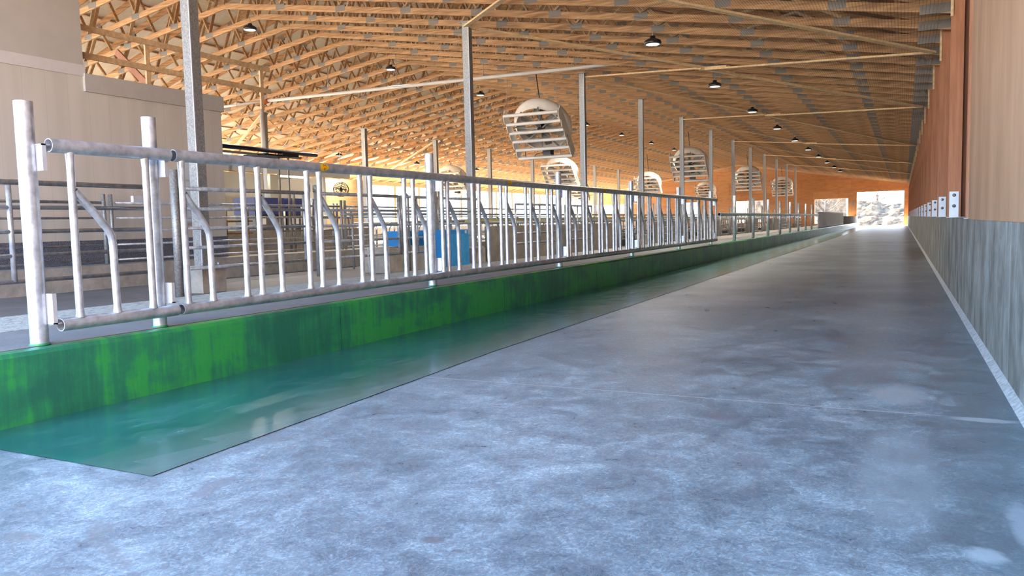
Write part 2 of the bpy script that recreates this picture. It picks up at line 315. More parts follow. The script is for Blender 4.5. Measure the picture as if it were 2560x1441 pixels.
# ------------------------------------------------------------------ mesh helpers
class MB:
    def __init__(s): s.v = []; s.f = []; s.sm = []
    def add(s, vs, fs, smooth=False):
        o = len(s.v); s.v += [tuple(v) for v in vs]; s.f += [tuple(i + o for i in f) for f in fs]; s.sm += [smooth] * len(fs); return s
    def box(s, x0, x1, y0, y1, z0, z1):
        vs = [(x, y, z) for x in (x0, x1) for y in (y0, y1) for z in (z0, z1)]
        return s.add(vs, [(0, 1, 3, 2), (4, 6, 7, 5), (0, 4, 5, 1), (2, 3, 7, 6), (0, 2, 6, 4), (1, 5, 7, 3)])
    def bar(s, a, b, w, h, up=(0, 0, 1)):
        a = Vector(a); b = Vector(b); d = (b - a).normalized(); up = Vector(up)
        sd = d.cross(up)
        if sd.length < 1e-4: sd = d.cross(Vector((1, 0, 0)))
        sd.normalize(); u2 = sd.cross(d).normalized()
        vs = [p + sd * sx * w / 2 + u2 * sz * h / 2 for p in (a, b) for sx in (-1, 1) for sz in (-1, 1)]
        return s.add(vs, [(0, 1, 3, 2), (4, 6, 7, 5), (0, 4, 5, 1), (2, 3, 7, 6), (0, 2, 6, 4), (1, 5, 7, 3)])
    def tube(s, pts, r, n=10, cap=True, rs=None):
        pts = [Vector(p) for p in pts]; rings = []
        prev = None; o = len(s.v)
        for i, p in enumerate(pts):
            d = (pts[min(i + 1, len(pts) - 1)] - pts[max(i - 1, 0)]).normalized()
            ref = prev if prev is not None else (Vector((0, 0, 1)) if abs(d.z) < 0.9 else Vector((1, 0, 0)))
            sd = d.cross(ref); 
            if sd.length < 1e-5: sd = d.cross(Vector((0, 1, 0)))
            sd.normalize(); u2 = sd.cross(d).normalized(); prev = u2
            rr = rs[i] if rs else r
            for k in range(n):
                a = 2 * PI * k / n; s.v.append(tuple(p + sd * math.cos(a) * rr + u2 * math.sin(a) * rr))
        for i in range(len(pts) - 1):
            for k in range(n):
                a = o + i * n + k; b = o + i * n + (k + 1) % n
                s.f.append((a, b, b + n, a + n)); s.sm.append(True)
        if cap:
            s.f.append(tuple(o + k for k in range(n - 1, -1, -1))); s.sm.append(False)
            l = o + (len(pts) - 1) * n
            s.f.append(tuple(l + k for k in range(n))); s.sm.append(False)
        return s
    def hollow(s, a, b, r, t=0.006, n=16, depth=0.25):
        # open-ended pipe with wall thickness
        a = Vector(a); b = Vector(b); d = (b - a).normalized()
        s.tube([a, b], r, n, cap=False); ri = r - t
        for e, dd in ((a, d), (b, -d)):
            o = len(s.v); s.tube([e, e + dd * depth], ri, n, cap=False)
            s.f.append(tuple(o + n + k for k in range(n))); s.sm.append(False)
            ref = Vector((0, 0, 1)) if abs(d.z) < 0.9 else Vector((1, 0, 0)); sd = dd.cross(ref).normalized(); u2 = sd.cross(dd).normalized()
            o = len(s.v)
            for rr in (r, ri):
                for k in range(n):
                    an = 2 * PI * k / n; s.v.append(tuple(e + sd * math.cos(an) * rr + u2 * math.sin(an) * rr))
            for k in range(n):
                s.f.append((o + k, o + (k + 1) % n, o + n + (k + 1) % n, o + n + k)); s.sm.append(False)
        return s
    def lathe(s, prof, n=20, center=(0, 0, 0), M=None):
        o = len(s.v); c = Vector(center)
        for (r, z) in prof:
            for k in range(n):
                a = 2 * PI * k / n; p = Vector((r * math.cos(a), r * math.sin(a), z))
                if M is not None: p = M @ p
                s.v.append(tuple(p + c))
        for i in range(len(prof) - 1):
            for k in range(n):
                a = o + i * n + k; b = o + i * n + (k + 1) % n
                s.f.append((a, b, b + n, a + n)); s.sm.append(True)
        return s
    def prism(s, poly, axis, a, b):
        # extrude a 2D polygon (list of pairs) along an axis from a to b
        n = len(poly)
        def P(p, t): return {'x': (t, p[0], p[1]), 'y': (p[0], t, p[1]), 'z': (p[0], p[1], t)}[axis]
        vs = [P(p, a) for p in poly] + [P(p, b) for p in poly]
        fs = [(i, (i + 1) % n, n + (i + 1) % n, n + i) for i in range(n)] + [tuple(range(n - 1, -1, -1)), tuple(range(n, 2 * n))]
        return s.add(vs, fs)
    def build(s, name, m, parent=None):
        me = bpy.data.meshes.new(name); me.from_pydata(s.v, [], s.f); me.update()
        me.polygons.foreach_set('use_smooth', s.sm)
        me.materials.append(m)
        bm = bmesh.new(); bm.from_mesh(me); bmesh.ops.recalc_face_normals(bm, faces=bm.faces); bm.to_mesh(me); bm.free()
        o = bpy.data.objects.new(name, me); C.objects.link(o)
        if parent: o.parent = parent
        return o

ORD = ['nearest', 'second', 'third', 'fourth', 'fifth', 'sixth', 'seventh', 'eighth', 'ninth', 'tenth', 'eleventh', 'twelfth', 'thirteenth', 'fourteenth', 'fifteenth', 'sixteenth', 'seventeenth', 'eighteenth']
def tag(o, label, cat, group=None, kind=None):
    o['label'] = label; o['category'] = cat
    if group: o['group'] = group
    if kind: o['kind'] = kind
    return o
def thing(name, label, cat, loc=(0, 0, 0), group=None, rotz=0.0):
    o = bpy.data.objects.new(name, None); o.empty_display_size = 0.1; C.objects.link(o); o.location = loc; o.rotation_euler = (0, 0, rotz)
    return tag(o, label, cat, group)
def struct(name, mb, m, label=None, parent=None):
    o = mb.build(name, m, parent)
    if not parent: o['kind'] = 'structure'
    if label: o['label'] = label
    return o
def kids(o): return list(o.children)
def dup(root, loc, label=None, group=None, rotz=None):
    r = root.copy(); C.objects.link(r); r.location = loc
    if rotz is not None: r.rotation_euler = (0, 0, rotz)
    if label: r['label'] = label
    if group: r['group'] = group
    for ch in KID[root.name]:
        c = ch.copy(); C.objects.link(c); c.parent = r
        for g in KID.get(ch.name, []):
            d = g.copy(); C.objects.link(d); d.parent = c
    return r
KID = {}
def freeze(root):
    KID[root.name] = list(root.children)
    for ch in root.children: KID[ch.name] = list(ch.children)
    return root

def ceil_z(x): return 6.79 - 0.158 * abs(x + 16.0)
def roof_z(x): return 9.55 - 0.315 * abs(x + 16.0)
def wx(y): return 0.55 - 0.0030 * (y - 5.0)      # inner face of the right wall
Y_END = 88.0

# ------------------------------------------------------------------ setting: floor, curb, alleys
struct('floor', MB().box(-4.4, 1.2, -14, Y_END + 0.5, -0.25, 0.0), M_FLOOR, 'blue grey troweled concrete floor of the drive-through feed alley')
co = struct('trim_1', MB().add([(-4.17, 2.21, 0.004), (-2.76, 2.20, 0.004), (-2.90, 5.5, 0.004), (-2.95, 20, 0.004), (-2.95, 86, 0.004), (-4.17, 86, 0.004)], [(0, 1, 2, 3, 4, 5)]), M_COAT, 'glossy teal coating strip on the floor along the green curb')
curb = MB().prism([(-4.60, 0.0), (-4.16, 0.0), (-4.16, 0.365), (-4.172, 0.388), (-4.195, 0.395), (-4.60, 0.395)], 'y', -14, Y_END)
struct('trim_2', curb, M_GREEN, 'green painted concrete curb running the length of the barn')
struct('trim_3', MB().box(-5.05, -4.235, -14, Y_END, 0.05, 0.399), SMOOTHC, 'bare grey concrete top behind the green curb')
struct('trim_4', MB().box(-6.0, -5.05, -14, Y_END, 0.05, 0.402), CONC_L, 'rough pale concrete strip behind the headlock rail')
jt = MB()
for yj in (1.0, 2.2, 5.2, 8.2, 11.3, 14.3, 17.4, 20.4, 23.5, 26.6, 29.7): jt.box(-4.1595, -4.1575, yj, yj + 0.008, 0.0, 0.36)
struct('trim_5', jt, mat('joint_dark_green', (0.01, 0.10, 0.05), rough=0.5), 'thin vertical control joints in the green curb')
struct('floor_2', MB().box(-34, -6.0, -14, Y_END + 0.5, -0.2, 0.12), SMOOTHC, 'dark grey grooved concrete floor of the cow alley')
struct('trim_6', MB().box(-12.3, -11.5, -14, 30.0, 0.12, 0.50), CONC, 'low concrete curb under the second rail fence')

# ------------------------------------------------------------------ right wall
cw = MB().add([(wx(-14), -14, 0), (wx(Y_END), Y_END, 0), (1.0, Y_END, 0), (1.0, -14, 0), (wx(-14), -14, 0.955), (wx(Y_END), Y_END, 0.955), (1.0, Y_END, 0.955), (1.0, -14, 0.955)],
              [(0, 1, 5, 4), (1, 2, 6, 5), (2, 3, 7, 6), (3, 0, 4, 7), (4, 5, 6, 7), (0, 3, 2, 1)])
struct('wall_right', cw, M_RC, 'poured concrete base of the right wall with form marks')
fi = MB().add([(wx(-14) + 0.01, -14, 0), (wx(Y_END) + 0.01, Y_END, 0), (wx(Y_END) - 0.04, Y_END, 0), (wx(-14) - 0.04, -14, 0), (wx(-14) + 0.01, -14, 0.04), (wx(Y_END) + 0.01, Y_END, 0.04)],
              [(0, 1, 5, 4), (4, 5, 2, 3), (0, 4, 3), (1, 2, 5), (0, 3, 2, 1)])
struct('baseboard_right', fi, mat('pale_joint_mortar', (0.42, 0.44, 0.45), rough=0.8, noise=0.2, nscale=30), 'pale mortar fillet where the floor meets the right wall')
pl = MB().add([(wx(-14) - 0.004, -14, 0.95), (wx(8.5) - 0.004, 8.6, 0.95), (wx(8.5) + 0.016, 8.6, 0.95), (wx(-14) + 0.016, -14, 0.95),
               (wx(-14) - 0.004, -14, 4.3), (wx(8.5) - 0.004, 8.6, 4.3), (wx(8.5) + 0.016, 8.6, 4.3), (wx(-14) + 0.016, -14, 4.3)],
              [(0, 1, 5, 4), (1, 2, 6, 5), (2, 3, 7, 6), (3, 0, 4, 7), (4, 5, 6, 7), (0, 3, 2, 1)])
struct('trim_7', pl, WALLP, 'tan plywood liner sheet on the near end of the right wall')
struct('wall_right_upper', MB().box(0.86, 0.90, -14, Y_END, 0.955, 4.6), GAP_SHADE_RED, 'red brown board sheathing with gap shade in its colour behind the right wall posts')  # sheathing colour darkened to hold the shade behind the posts
yp = [9.2, 12.75, 16.3, 19.8, 23.3, 26.9, 30.6, 34.3, 38, 41.7, 45.4, 49, 53, 57, 61, 65, 69, 73, 77, 81, 85]
post0 = None
for i, y in enumerate(yp):
    lab = 'red brown laminated timber wall post, %s along the right wall' % ORD[i] if i < 18 else 'red brown laminated timber wall post near the far doorway'
    if post0 is None:
        post0 = thing('timber_wall_post', lab, 'post', (wx(y), y, 0.955), 'timber posts of the right wall')
        for k in range(3):
            MB().box(0.012, 0.172, -0.065 + k * 0.044, -0.065 + k * 0.044 + 0.042, 0.0, 3.3).build('ply', REDWOOD, post0)
        MB().box(0.172, 0.31, 0.0, 0.03, 0.0, 3.3).build('gap_shade_board', GAP_SHADE_RED, post0)  # added dark board that paints the shaded gap beside each post
        MB().box(0.0, 0.035, -0.09, -0.065, 2.75, 3.35).build('heel_block', WOOD_L, post0)
        br = MB().box(0.03, 0.145, -0.078, -0.066, 0.0, 0.36).box(0.0, 0.22, -0.20, 0.14, -0.004, 0.006).build('bracket', PLATE, post0)
        for zz in (0.16, 0.31): MB().lathe([(0.024, 0.0), (0.024, 0.006), (0.014, 0.008), (0.014, 0.022), (0.0, 0.022)], 12, (0.088, -0.078, zz), Matrix.Rotation(PI / 2, 3, 'X')).build('bolt', GALV_D, br)
        freeze(post0)
    else: dup(post0, (wx(y), y, 0.955), lab)

# ------------------------------------------------------------------ roof, trusses, net
for di, (xa, xb) in enumerate(((1.3, -16.0), (-16.0, -33.5))):
    rd = MB()
    za, zb = roof_z(xa) + 0.13, roof_z(xb) + 0.13
    rd.add([(xa, 0.2, za), (xb, 0.2, zb), (xb, Y_END + 1, zb), (xa, Y_END + 1, za), (xa, 0.2, za + .06), (xb, 0.2, zb + .06), (xb, Y_END + 1, zb + .06), (xa, Y_END + 1, za + .06)],
           [(0, 1, 2, 3), (4, 7, 6, 5), (0, 4, 5, 1), (2, 6, 7, 3), (0, 3, 7, 4), (1, 5, 6, 2)])
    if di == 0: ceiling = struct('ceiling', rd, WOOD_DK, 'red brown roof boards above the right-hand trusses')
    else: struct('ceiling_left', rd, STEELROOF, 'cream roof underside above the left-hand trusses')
for k in range(30):
    x = 1.0 - k * 1.17
    if abs(x + 16) < 0.2: continue
    MB().box(x - 0.045, x + 0.045, 0.3, Y_END + 0.9, roof_z(x) + 0.09 , roof_z(x) + 0.127).build('purlin', WOOD, ceiling)

def truss():
    t = thing('roof_truss', 'timber scissor roof truss spanning the barn in the repeating row', 'truss', (0, 0, 0), 'roof trusses')
    w = 0.045
    xl, xr, xm = -32.9, 0.80, -16.0
    for a, b in ((xr, xm), (xm, xl)):
        MB().bar((a, 0, ceil_z(a) + 0.07), (b, 0, ceil_z(b) + 0.07), w, 0.14).build('bottom_chord', WOOD, t)
        MB().bar((a, 0, roof_z(a)), (b, 0, roof_z(b)), w, 0.17).build('top_chord', WOOD, t)
    n = 9; gp = []
    for sgn, e in ((1, xr), (-1, xl)):
        bots = [xm + (e - xm) * i / n for i in range(n)]; tops = [xm + (e - xm) * (i + 0.5) / n for i in range(n - 1)]
        for i in range(n - 1):
            for xb in (bots[i], bots[i + 1]):
                MB().bar((xb, 0.0, ceil_z(xb) + 0.16), (tops[i], 0.0, roof_z(tops[i]) - 0.06), w * 0.9, 0.095, (0, 1, 0)).build('web', WOOD_L if i % 2 else WOOD, t)
        for xb in bots[1:]:
            gp.append((xb, ceil_z(xb) + 0.09))
        for xb in tops: gp.append((xb, roof_z(xb) - 0.04))
    MB().bar((xm, 0, ceil_z(xm) + 0.1), (xm, 0, roof_z(xm)), w * 0.9, 0.13, (0, 1, 0)).build('web', WOOD, t)
    for (x, z) in gp: MB().box(x - 0.14, x + 0.14, -w / 2 - 0.003, w / 2 + 0.003, z - 0.07, z + 0.07).build('nail_plate', NAILP, t)
    for x in (0.45,): MB().box(x - 0.28, x + 0.28, -w / 2 - 0.003, w / 2 + 0.003, ceil_z(x) + 0.0, ceil_z(x) + 0.15).build('nail_plate', NAILP, t)
    return freeze(t)
T0 = truss(); T0.location = (0, 1.2, 0)
for i in range(1, 71): dup(T0, (0, 1.2 + 1.22 * i, 0))

nm = MB(); nxs, nys = 34, 150
for j in range(nys + 1):
    y = 0.4 + (Y_END - 0.5) * j / nys
    for i in range(nxs + 1):
        x = wx(y) - 0.02 - (wx(y) - 0.02 + 16.0) * i / nxs
        sag = 0.030 + 0.022 * math.sin(x * 2.1 + 0.7 * math.sin(y * 0.4)) * math.sin(y * 5.15)
        nm.v.append((x, y, ceil_z(x) - sag))
for j in range(nys):
    for i in range(nxs):
        a = j * (nxs + 1) + i; nm.f.append((a, a + 1, a + nxs + 2, a + nxs + 1)); nm.sm.append(True)
tag(nm.build('bird_netting', M_NET), 'fine tan bird netting stretched under the right-hand roof slope', 'netting')

braces = [((-9.2, 8.4), (0.45, 17.25)), ((-9.2, 24.1), (0.45, 17.25)), ((-9.2, 16.5), (0.40, 25.7)), ((-9.2, 36.6), (0.40, 25.7)), ((-9.2, 24.1), (0.38, 39.7)),
          ((-9.2, 48.7), (0.38, 39.7)), ((-9.2, 36.6), (0.33, 53)), ((-9.2, 60.6), (0.33, 53)), ((-9.2, 16.5), (0.5, 5.2)), ((-9.2, 48.7), (0.33, 66)), ((-9.2, 72.7), (0.33, 66))]
for i, ((xa, ya), (xb, yb)) in enumerate(braces):
    a = Vector((xa, ya, ceil_z(xa) - 0.10)); b = Vector((xb, yb, ceil_z(xb) - 0.10)); m_ = (a + b) / 2; d = (b - a).normalized()
    t = thing('diagonal_brace', '%s of the long diagonal planks nailed under the right roof slope' % ['nearer', 'second', 'third', 'fourth', 'fifth', 'sixth', 'seventh', 'eighth', 'nearer right wall', 'ninth', 'farthest'][i], 'brace', a, 'diagonal planks under the roof')
    for (p, q, off) in ((a, m_ + d * 0.5, 0.0), (m_ - d * 0.5, b, 0.04)):
        o_ = Vector((0, 0, -off)); MB().bar(p - a + o_, q - a + o_, 0.12, 0.038).build('plank', WOOD_L, t)

# braces of the left column row
for i, (ya, yb, xb) in enumerate(((24.6, 29.5, -30.5), (37.6, 43.5, -31))):
    a = Vector((-23.2, ya, ceil_z(-23.2) - 0.06)); b = Vector((xb, yb, ceil_z(xb) - 0.06))
    tag(MB().bar(a, b, 0.13, 0.04).build('diagonal_brace', WOOD_L), 'pale diagonal plank under the left roof slope, %s one' % ('nearer' if i == 0 else 'farther'), 'brace')

# ------------------------------------------------------------------ columns
def column(x, y, s, ztop, zb, label, group, block=True):
    t = thing('steel_column', label, 'column', (x, y, 0.12), group)
    b0 = zb - 0.12
    if block:
        MB().box(-0.22, 0.22, -0.22, 0.22, 0.0, b0).build('concrete_block', CONC, t)
        MB().box(-0.19, 0.19, -0.19, 0.19, b0, b0 + 0.03).build('base_plate', PLATE, t)
        for sx in (-1, 1):
            for sy in (-1, 1): MB().tube([(sx * 0.15, sy * 0.15, b0 + 0.03), (sx * 0.15, sy * 0.15, b0 + 0.08)], 0.015, 6).build('anchor_bolt', GALV, t)
    h = s / 2; z1 = ztop - 0.12
    MB().box(-h, h, -h, h, b0, z1).build('tube', GALV_D, t)
    MB().box(h - 0.012, h + 0.004, -h - 0.004, -h + 0.012, b0, z1).build('weld_seam', PLATE, t)
    MB().box(-h * 2.4, h * 2.4, -h * 1.1, h * 1.1, z1 - 0.01, z1 + 0.01).build('cap_plate', GALV_D, t)
    return t
YA = [8.42, 16.55, 23.96, 30.2, 36.5, 42.65, 48.7, 54.65, 60.6, 66.7, 72.7, 78.8]
for i, y in enumerate(YA):
    column(-9.2, y, 0.165, ceil_z(-9.2), 0.47, 'tall square galvanized column, %s in the right-hand row' % ORD[i], 'columns of the right-hand row')
YB = [24.5, 31.1, 37.5, 43.8, 50.1, 56.4, 62.4, 68.5, 74.7, 80.8]
for i, y in enumerate(YB):
    column(-23.0, y, 0.20, ceil_z(-23), 0.5, 'tall square column, %s in the left-hand row' % ORD[i], 'columns of the left-hand row')

# ------------------------------------------------------------------ headlock fence on the green curb
YP = [2.745, 3.54, 6.84, 10.15, 13.4, 16.65, 19.75]
XP, XR = -4.275, -4.168
for i, y in enumerate(YP):
    t = thing('fence_post', 'round galvanized post standing on the green curb, %s of the headlock fence' % ORD[i], 'post', (XP, y, 0.395), 'round posts of the headlock fence')
    r = 0.047 if i == 0 else 0.043
    MB().hollow((0, 0, 0.0), (0, 0, (1.725 if i < 3 else 1.70) - 0.395), r, 0.005, 20, 0.12).build('pipe', GALV, t)
    MB().lathe([(r + 0.001, 0.0), (r + 0.008, 0.003), (r + 0.001, 0.014)], 18).build('green_paint_collar', M_GREEN, t)['label'] = 'green paint ring at the foot'
    for (z0, z1) in ((0.955, 1.10), (0.115, 0.285) if i == 0 else (0.155, 0.285)):
        b = MB(); y0 = r * 0.55
        b.box(0.036, 0.092, y0, y0 + 0.006, z0, z1).box(0.030, 0.036, y0 - 0.012, y0 + 0.028, z0, z1).box(0.092, 0.098, y0 - 0.002, y0 + 0.022, z0, z1)
        b.box(0.03, 0.098, y0 - 0.002, y0 + 0.045, (z1 - 0.008) if z0 > 0.5 else z0, z1 if z0 > 0.5 else z0 + 0.008)
        b.build('bracket', PLATE, t)

def headlock(y0, y1, label, nbars, sticker=True, short=False):
    t = thing('headlock_panel', label, 'fence panel', (XR, y0, 0.395), 'headlock panels on the green curb')
    L = y1 - y0
    zt, zb = 1.487 - 0.395, 0.505 - 0.395
    MB().hollow((0, 0, zt), (0, L, zt), 0.038, 0.005, 18).build('top_rail', GALV, t)
    MB().hollow((0, 0, zb), (0, L, zb), 0.036, 0.005, 18).build('bottom_rail', GALV, t)
    def flat(pts, nm_):
        # pipe with slightly flattened welded ends
        o = MB().tube(pts, 0.021, 10, cap=False).build(nm_, GALV, t); return o
    pitch = 0.668; n = 5
    starts = [0.12] if short else [L * (0.018 + 0.203 * k) for k in range(n)]
    for s in starts:
        MB().tube([(0, s, zb + 0.03), (0, s, zb + 0.07), (0, s, zt - 0.09), (0, s, zt - 0.03)], 0.0215, 12, cap=False, rs=[0.027, 0.0215, 0.0215, 0.026]).build('upright_bar', GALV, t)
        dx = 0.235 if short else 0.205
        MB().tube([(0, s + 0.012, 1.245 - 0.395), (0, s + dx * 0.52, 1.13 - 0.395), (0, s + dx * 0.86, 1.035 - 0.395), (0, s + dx * 0.97, 0.99 - 0.395), (0, s + dx, 0.93 - 0.395), (0, s + dx + 0.004, zb + 0.07), (0, s + dx + 0.004, zb + 0.03)], 0.0215, 12, cap=False, rs=[0.022, 0.022, 0.022, 0.022, 0.022, 0.0215, 0.027]).build('bent_neck_bar', GALV, t)
        s2 = s + (0.49 if short else 0.524)
        MB().tube([(0, s2, zb + 0.03), (0, s2, zb + 0.07), (0, s2, zt - 0.09), (0, s2, zt - 0.03)], 0.0215, 12, cap=False, rs=[0.027, 0.0215, 0.0215, 0.026]).build('upright_bar', GALV, t)
    if sticker:
        ys = L * 0.433; R = 0.0393
        st = MB(); ns = 24; vs = []; nr = 6
        for q in range(1, nr + 1):
            for k in range(ns):
                a = 2 * PI * k / ns; yy = math.cos(a) * 0.052 * q / nr; zz = math.sin(a) * 0.036 * (1 - 0.35 * max(0, math.cos(a))) * q / nr
                ph = zz / R; vs.append(((R + 0.0012) * math.cos(ph), ys + yy, zt + (R + 0.0012) * math.sin(ph)))
        vs.append((R + 0.0012, ys, zt)); cc = len(vs) - 1
        fs = [(k, (k + 1) % ns, cc) for k in range(ns)]
        for q in range(nr - 1): fs += [(q * ns + k, q * ns + (k + 1) % ns, (q + 1) * ns + (k + 1) % ns, (q + 1) * ns + k) for k in range(ns)]
        st.add(vs, fs, True)
        so = st.build('oval_sticker', YSTICK, t); so['label'] = 'yellow oval sticker with a red zigzag mark'
        def stroke(mb, p, q, w=0.006):
            (ya, za), (yb, zb_) = p, q; nx, nz = -(zb_ - za), yb - ya; l = math.hypot(nx, nz); nx, nz = nx / l * w / 2, nz / l * w / 2
            P = lambda yy, zz: ((R + 0.003) * math.cos(zz / R), ys + yy, zt + (R + 0.003) * math.sin(zz / R))
            mb.add([P(ya + nx, za + nz), P(yb + nx, zb_ + nz), P(yb - nx, zb_ - nz), P(ya - nx, za - nz)], [(0, 1, 2, 3)])
        mk = MB(); zz = [(-0.020, 0.004), (-0.013, 0.022), (0.0, 0.010), (0.013, 0.022), (0.020, 0.004)]
        for a_, b_ in zip(zz[:-1], zz[1:]): stroke(mk, a_, b_)
        zz = [(-0.012, -0.002), (0.0, -0.022), (0.012, -0.002)]
        for a_, b_ in zip(zz[:-1], zz[1:]): stroke(mk, a_, b_)
        mk.build('zigzag_mark', RSTICK, so)
    return t
headlock(2.80, 3.585, 'short headlock panel with one neck opening at the near end of the fence', 3, sticker=False, short=True)
ends = [3.62, 6.935, 10.24, 13.49, 16.74, 19.9]
hp = None
for i in range(5):
    headlock(ends[i], ends[i + 1] - 0.012, 'headlock panel with five bent neck bars, %s of the long ones from the camera' % (['first', 'second', 'third', 'fourth', 'fifth'][i]), 15)

# bare posts carrying a single long pipe, farther along
YQ = [22.8, 25.9, 28.95, 31.95, 34.9, 37.85, 40.75, 43.55]
for i, y in enumerate(YQ):
    tag(MB().tube([(XP, y, 0.395), (XP, y, 1.66)], 0.045, 14).build('pipe_post', GALV, None), 'bare round galvanized post of the pipe rail, %s of eight' % ORD[i], 'post', 'round posts of the pipe rail')
pr = thing('pipe_rail', 'long single galvanized pipe running past the bare round posts', 'rail', (XR - 0.02, 20.35, 0.395))
yy = 20.35
while yy < 46:
    MB().hollow((0, yy - 20.35, 0.74), (0, min(yy + 5.9, 46) - 20.35, 0.74), 0.045, 0.006, 14, 0.4).build('pipe_length', GALV, pr); yy += 5.95

# dense far fence then low far wall
for i in range(4):
    t = thing('slat_barrier', 'tall grey barrier of close vertical bars past the pipe rail, %s section' % ORD[i], 'barrier', (-4.28, 46.8 + i * 5.0, 0.395), 'grey bar barriers at the far end')
    MB().box(-0.03, 0.03, 0, 4.9, 0.05, 0.10).build('bottom_rail', GALV_F, t); MB().box(-0.03, 0.03, 0, 4.9, 0.86, 0.92).build('top_rail', GALV_F, t)
    for k in range(16): MB().box(-0.025, 0.025, 0.1 + k * 0.31, 0.1 + k * 0.31 + 0.12, 0.0, 0.9).build('slat', GALV_F, t)
struct('wall_feed_end', MB().box(-4.55, -4.25, 67, Y_END, 0.39, 1.05), CONC_L, 'pale low wall beside the far doorway')

# ------------------------------------------------------------------ first rail fence and gates (cow side)
XG = -8.9
ZG = [0.37, 0.66, 0.93, 1.20, 1.48]
def gate(y0, y1, label, x=XG, zs=ZG, r=0.024, ends_=(True, True), mids=(), cat='gate', name='pipe_gate', group='pipe gates beyond the headlocks', m=GALV):
    t = thing(name, label, cat, (x, y0, 0.12), group)
    L = y1 - y0
    for k, z in enumerate(zs): MB().tube([(0, 0, z), (0, L, z)], r * (1.25 if k == len(zs) - 1 else 1.0), 8).build('rail', m, t)
    for yy_, on in ((0.0, ends_[0]), (L, ends_[1])):
        if on: MB().tube([(0, yy_, 0.0 if name == 'pen_gate' else zs[0]), (0, yy_, zs[-1])], r * 1.15, 8).build('end_bar', m, t)
    for yy_ in mids: MB().tube([(0.0, yy_ - y0, zs[0]), (0.0, yy_ - y0, zs[-1] - 0.03)], r * 1.25, 8).build('upright', m, t)
    return t
g = gate(-1.5, 7.36, 'five-rail galvanized gate, the nearest one, left of the second fence post', mids=(1.5, 5.48), ends_=(True, True))
MB().box(-0.02, 0.03, 8.55, 8.80, 1.28, 1.36).build('latch', PLATE, g)
gate(7.78, 10.32, 'five-rail galvanized gate crossing in front of the nearest tall column', mids=())
gate(10.72, 13.05, 'five-rail galvanized gate right of the twin capped posts', mids=())
gate(13.12, 14.26, 'narrow galvanized gate beside the square steel post', mids=(13.7,))
gate(14.5, 16.35, 'galvanized rail section between square post and second tall column', mids=())
gate(18.3, 21.3, 'galvanized gate in front of the brown divider wall, left one', mids=(19.8,), zs=[0.40, 0.66, 0.93, 1.40])
gate(21.6, 23.8, 'galvanized gate in front of the brown divider wall, right one', mids=(22.6,), zs=[0.40, 0.66, 0.93, 1.40])
for k, y in enumerate((7.72, 10.42, 10.62)):
    t = thing('gate_post', ['round grey gate post behind the second fence post', 'left one of the twin capped gate posts', 'right one of the twin capped gate posts'][k], 'post', (XG, y, 0.12))
    zt = 1.85 if k == 0 else 1.72
    MB().tube([(0, 0, 0.0 if k == 0 else 0.08), (0, 0, zt - 0.12)], 0.055 if k == 0 else 0.035, 12).build('pipe', GALV_D if k == 0 else GALV, t)
    if k: MB().tube([(0, 0, zt - 0.22), (0, 0, zt - 0.10)], 0.047, 12).build('cap', GALV_D, t)
tag(MB().box(XG - 0.06, XG + 0.06, 14.28, 14.40, 0.12, 1.83).build('square_post', GALV_D), 'square grey steel post left of the blue bin', 'post')
def chain(x, y, z0, z1, label):
    mb = MB(); n = int((z0 - z1) / 0.035); 
    for k in range(n):
        z = z0 - k * 0.035; yy_ = y + 0.06 * (k / n) ** 1.5
        pts = [(x + (0.011 * math.cos(a) if k % 2 else 0), yy_ + (0.011 * math.cos(a) if not k % 2 else 0), z + 0.024 * math.sin(a)) for a in [i * PI / 4 for i in range(9)]]
        mb.tube(pts, 0.0045, 5, cap=False)
    tag(mb.build('chain', PLATE), label, 'chain')
chain(XG + 0.04, 7.22, 1.36, 0.75, 'short steel chain hanging at the end of the nearest gate')
chain(XG + 0.05, 11.95, 0.62, 0.12, 'short steel chain hanging low between the gates')
def loop(x, y, label, w=0.28, zt=1.72, zb_=0.12):
    pts = [(x, y - w / 2, zb_), (x, y - w / 2, zt - w / 2)] + [(x, y + w / 2 * math.cos(a), zt - w / 2 + w / 2 * math.sin(a)) for a in [PI - k * PI / 8 for k in range(1, 8)]] + [(x, y + w / 2, zt - w / 2), (x, y + w / 2, zb_)]
    return tag(MB().tube(pts, 0.024, 8).build('bent_pipe_loop', GALV_F), label, 'pipe loop')
loop(XG, 13.3, 'upright bent pipe loop between gate and square post', 0.2, 1.66)
for k, y in enumerate((22.3, 31.6, 43.0, 46.5)): loop(-7.6 if k < 2 else -7.2, y, 'tall upright bent pipe loop behind the fence, %s from the camera' % ORD[k], 0.34, 1.72, 0.12)

# block and blue bin
struct('trim_8', MB().box(XG - 0.7, XG, 12.7, 14.15, 0.12, 0.60), CONC, 'concrete pier block under the gate hinge')
bb = thing('blue_bin', 'bright blue plastic bin standing left of the second tall column', 'bin', (-8.6, 14.25, 0.12))
MB().box(-0.62, 0.0, 0.0, 1.02, 0.0, 0.80).build('body', BLUE, bb)
MB().box(-0.63, 0.012, 0.30, 1.04, 0.0, 0.70).build('door_panel', mat('lighter_blue_plastic', (0.04, 0.33, 0.70), rough=0.35), bb)
lt = MB().box(0.0, 0.02, 0.88, 0.94, 0.71, 0.78).build('latch', PLATE, bb)
tag(MB().box(-9.4, -9.0, 13.2, 13.75, 0.62, 0.92).build('blue_trough', BLUE), 'small blue plastic trough seen low between the rails', 'trough')

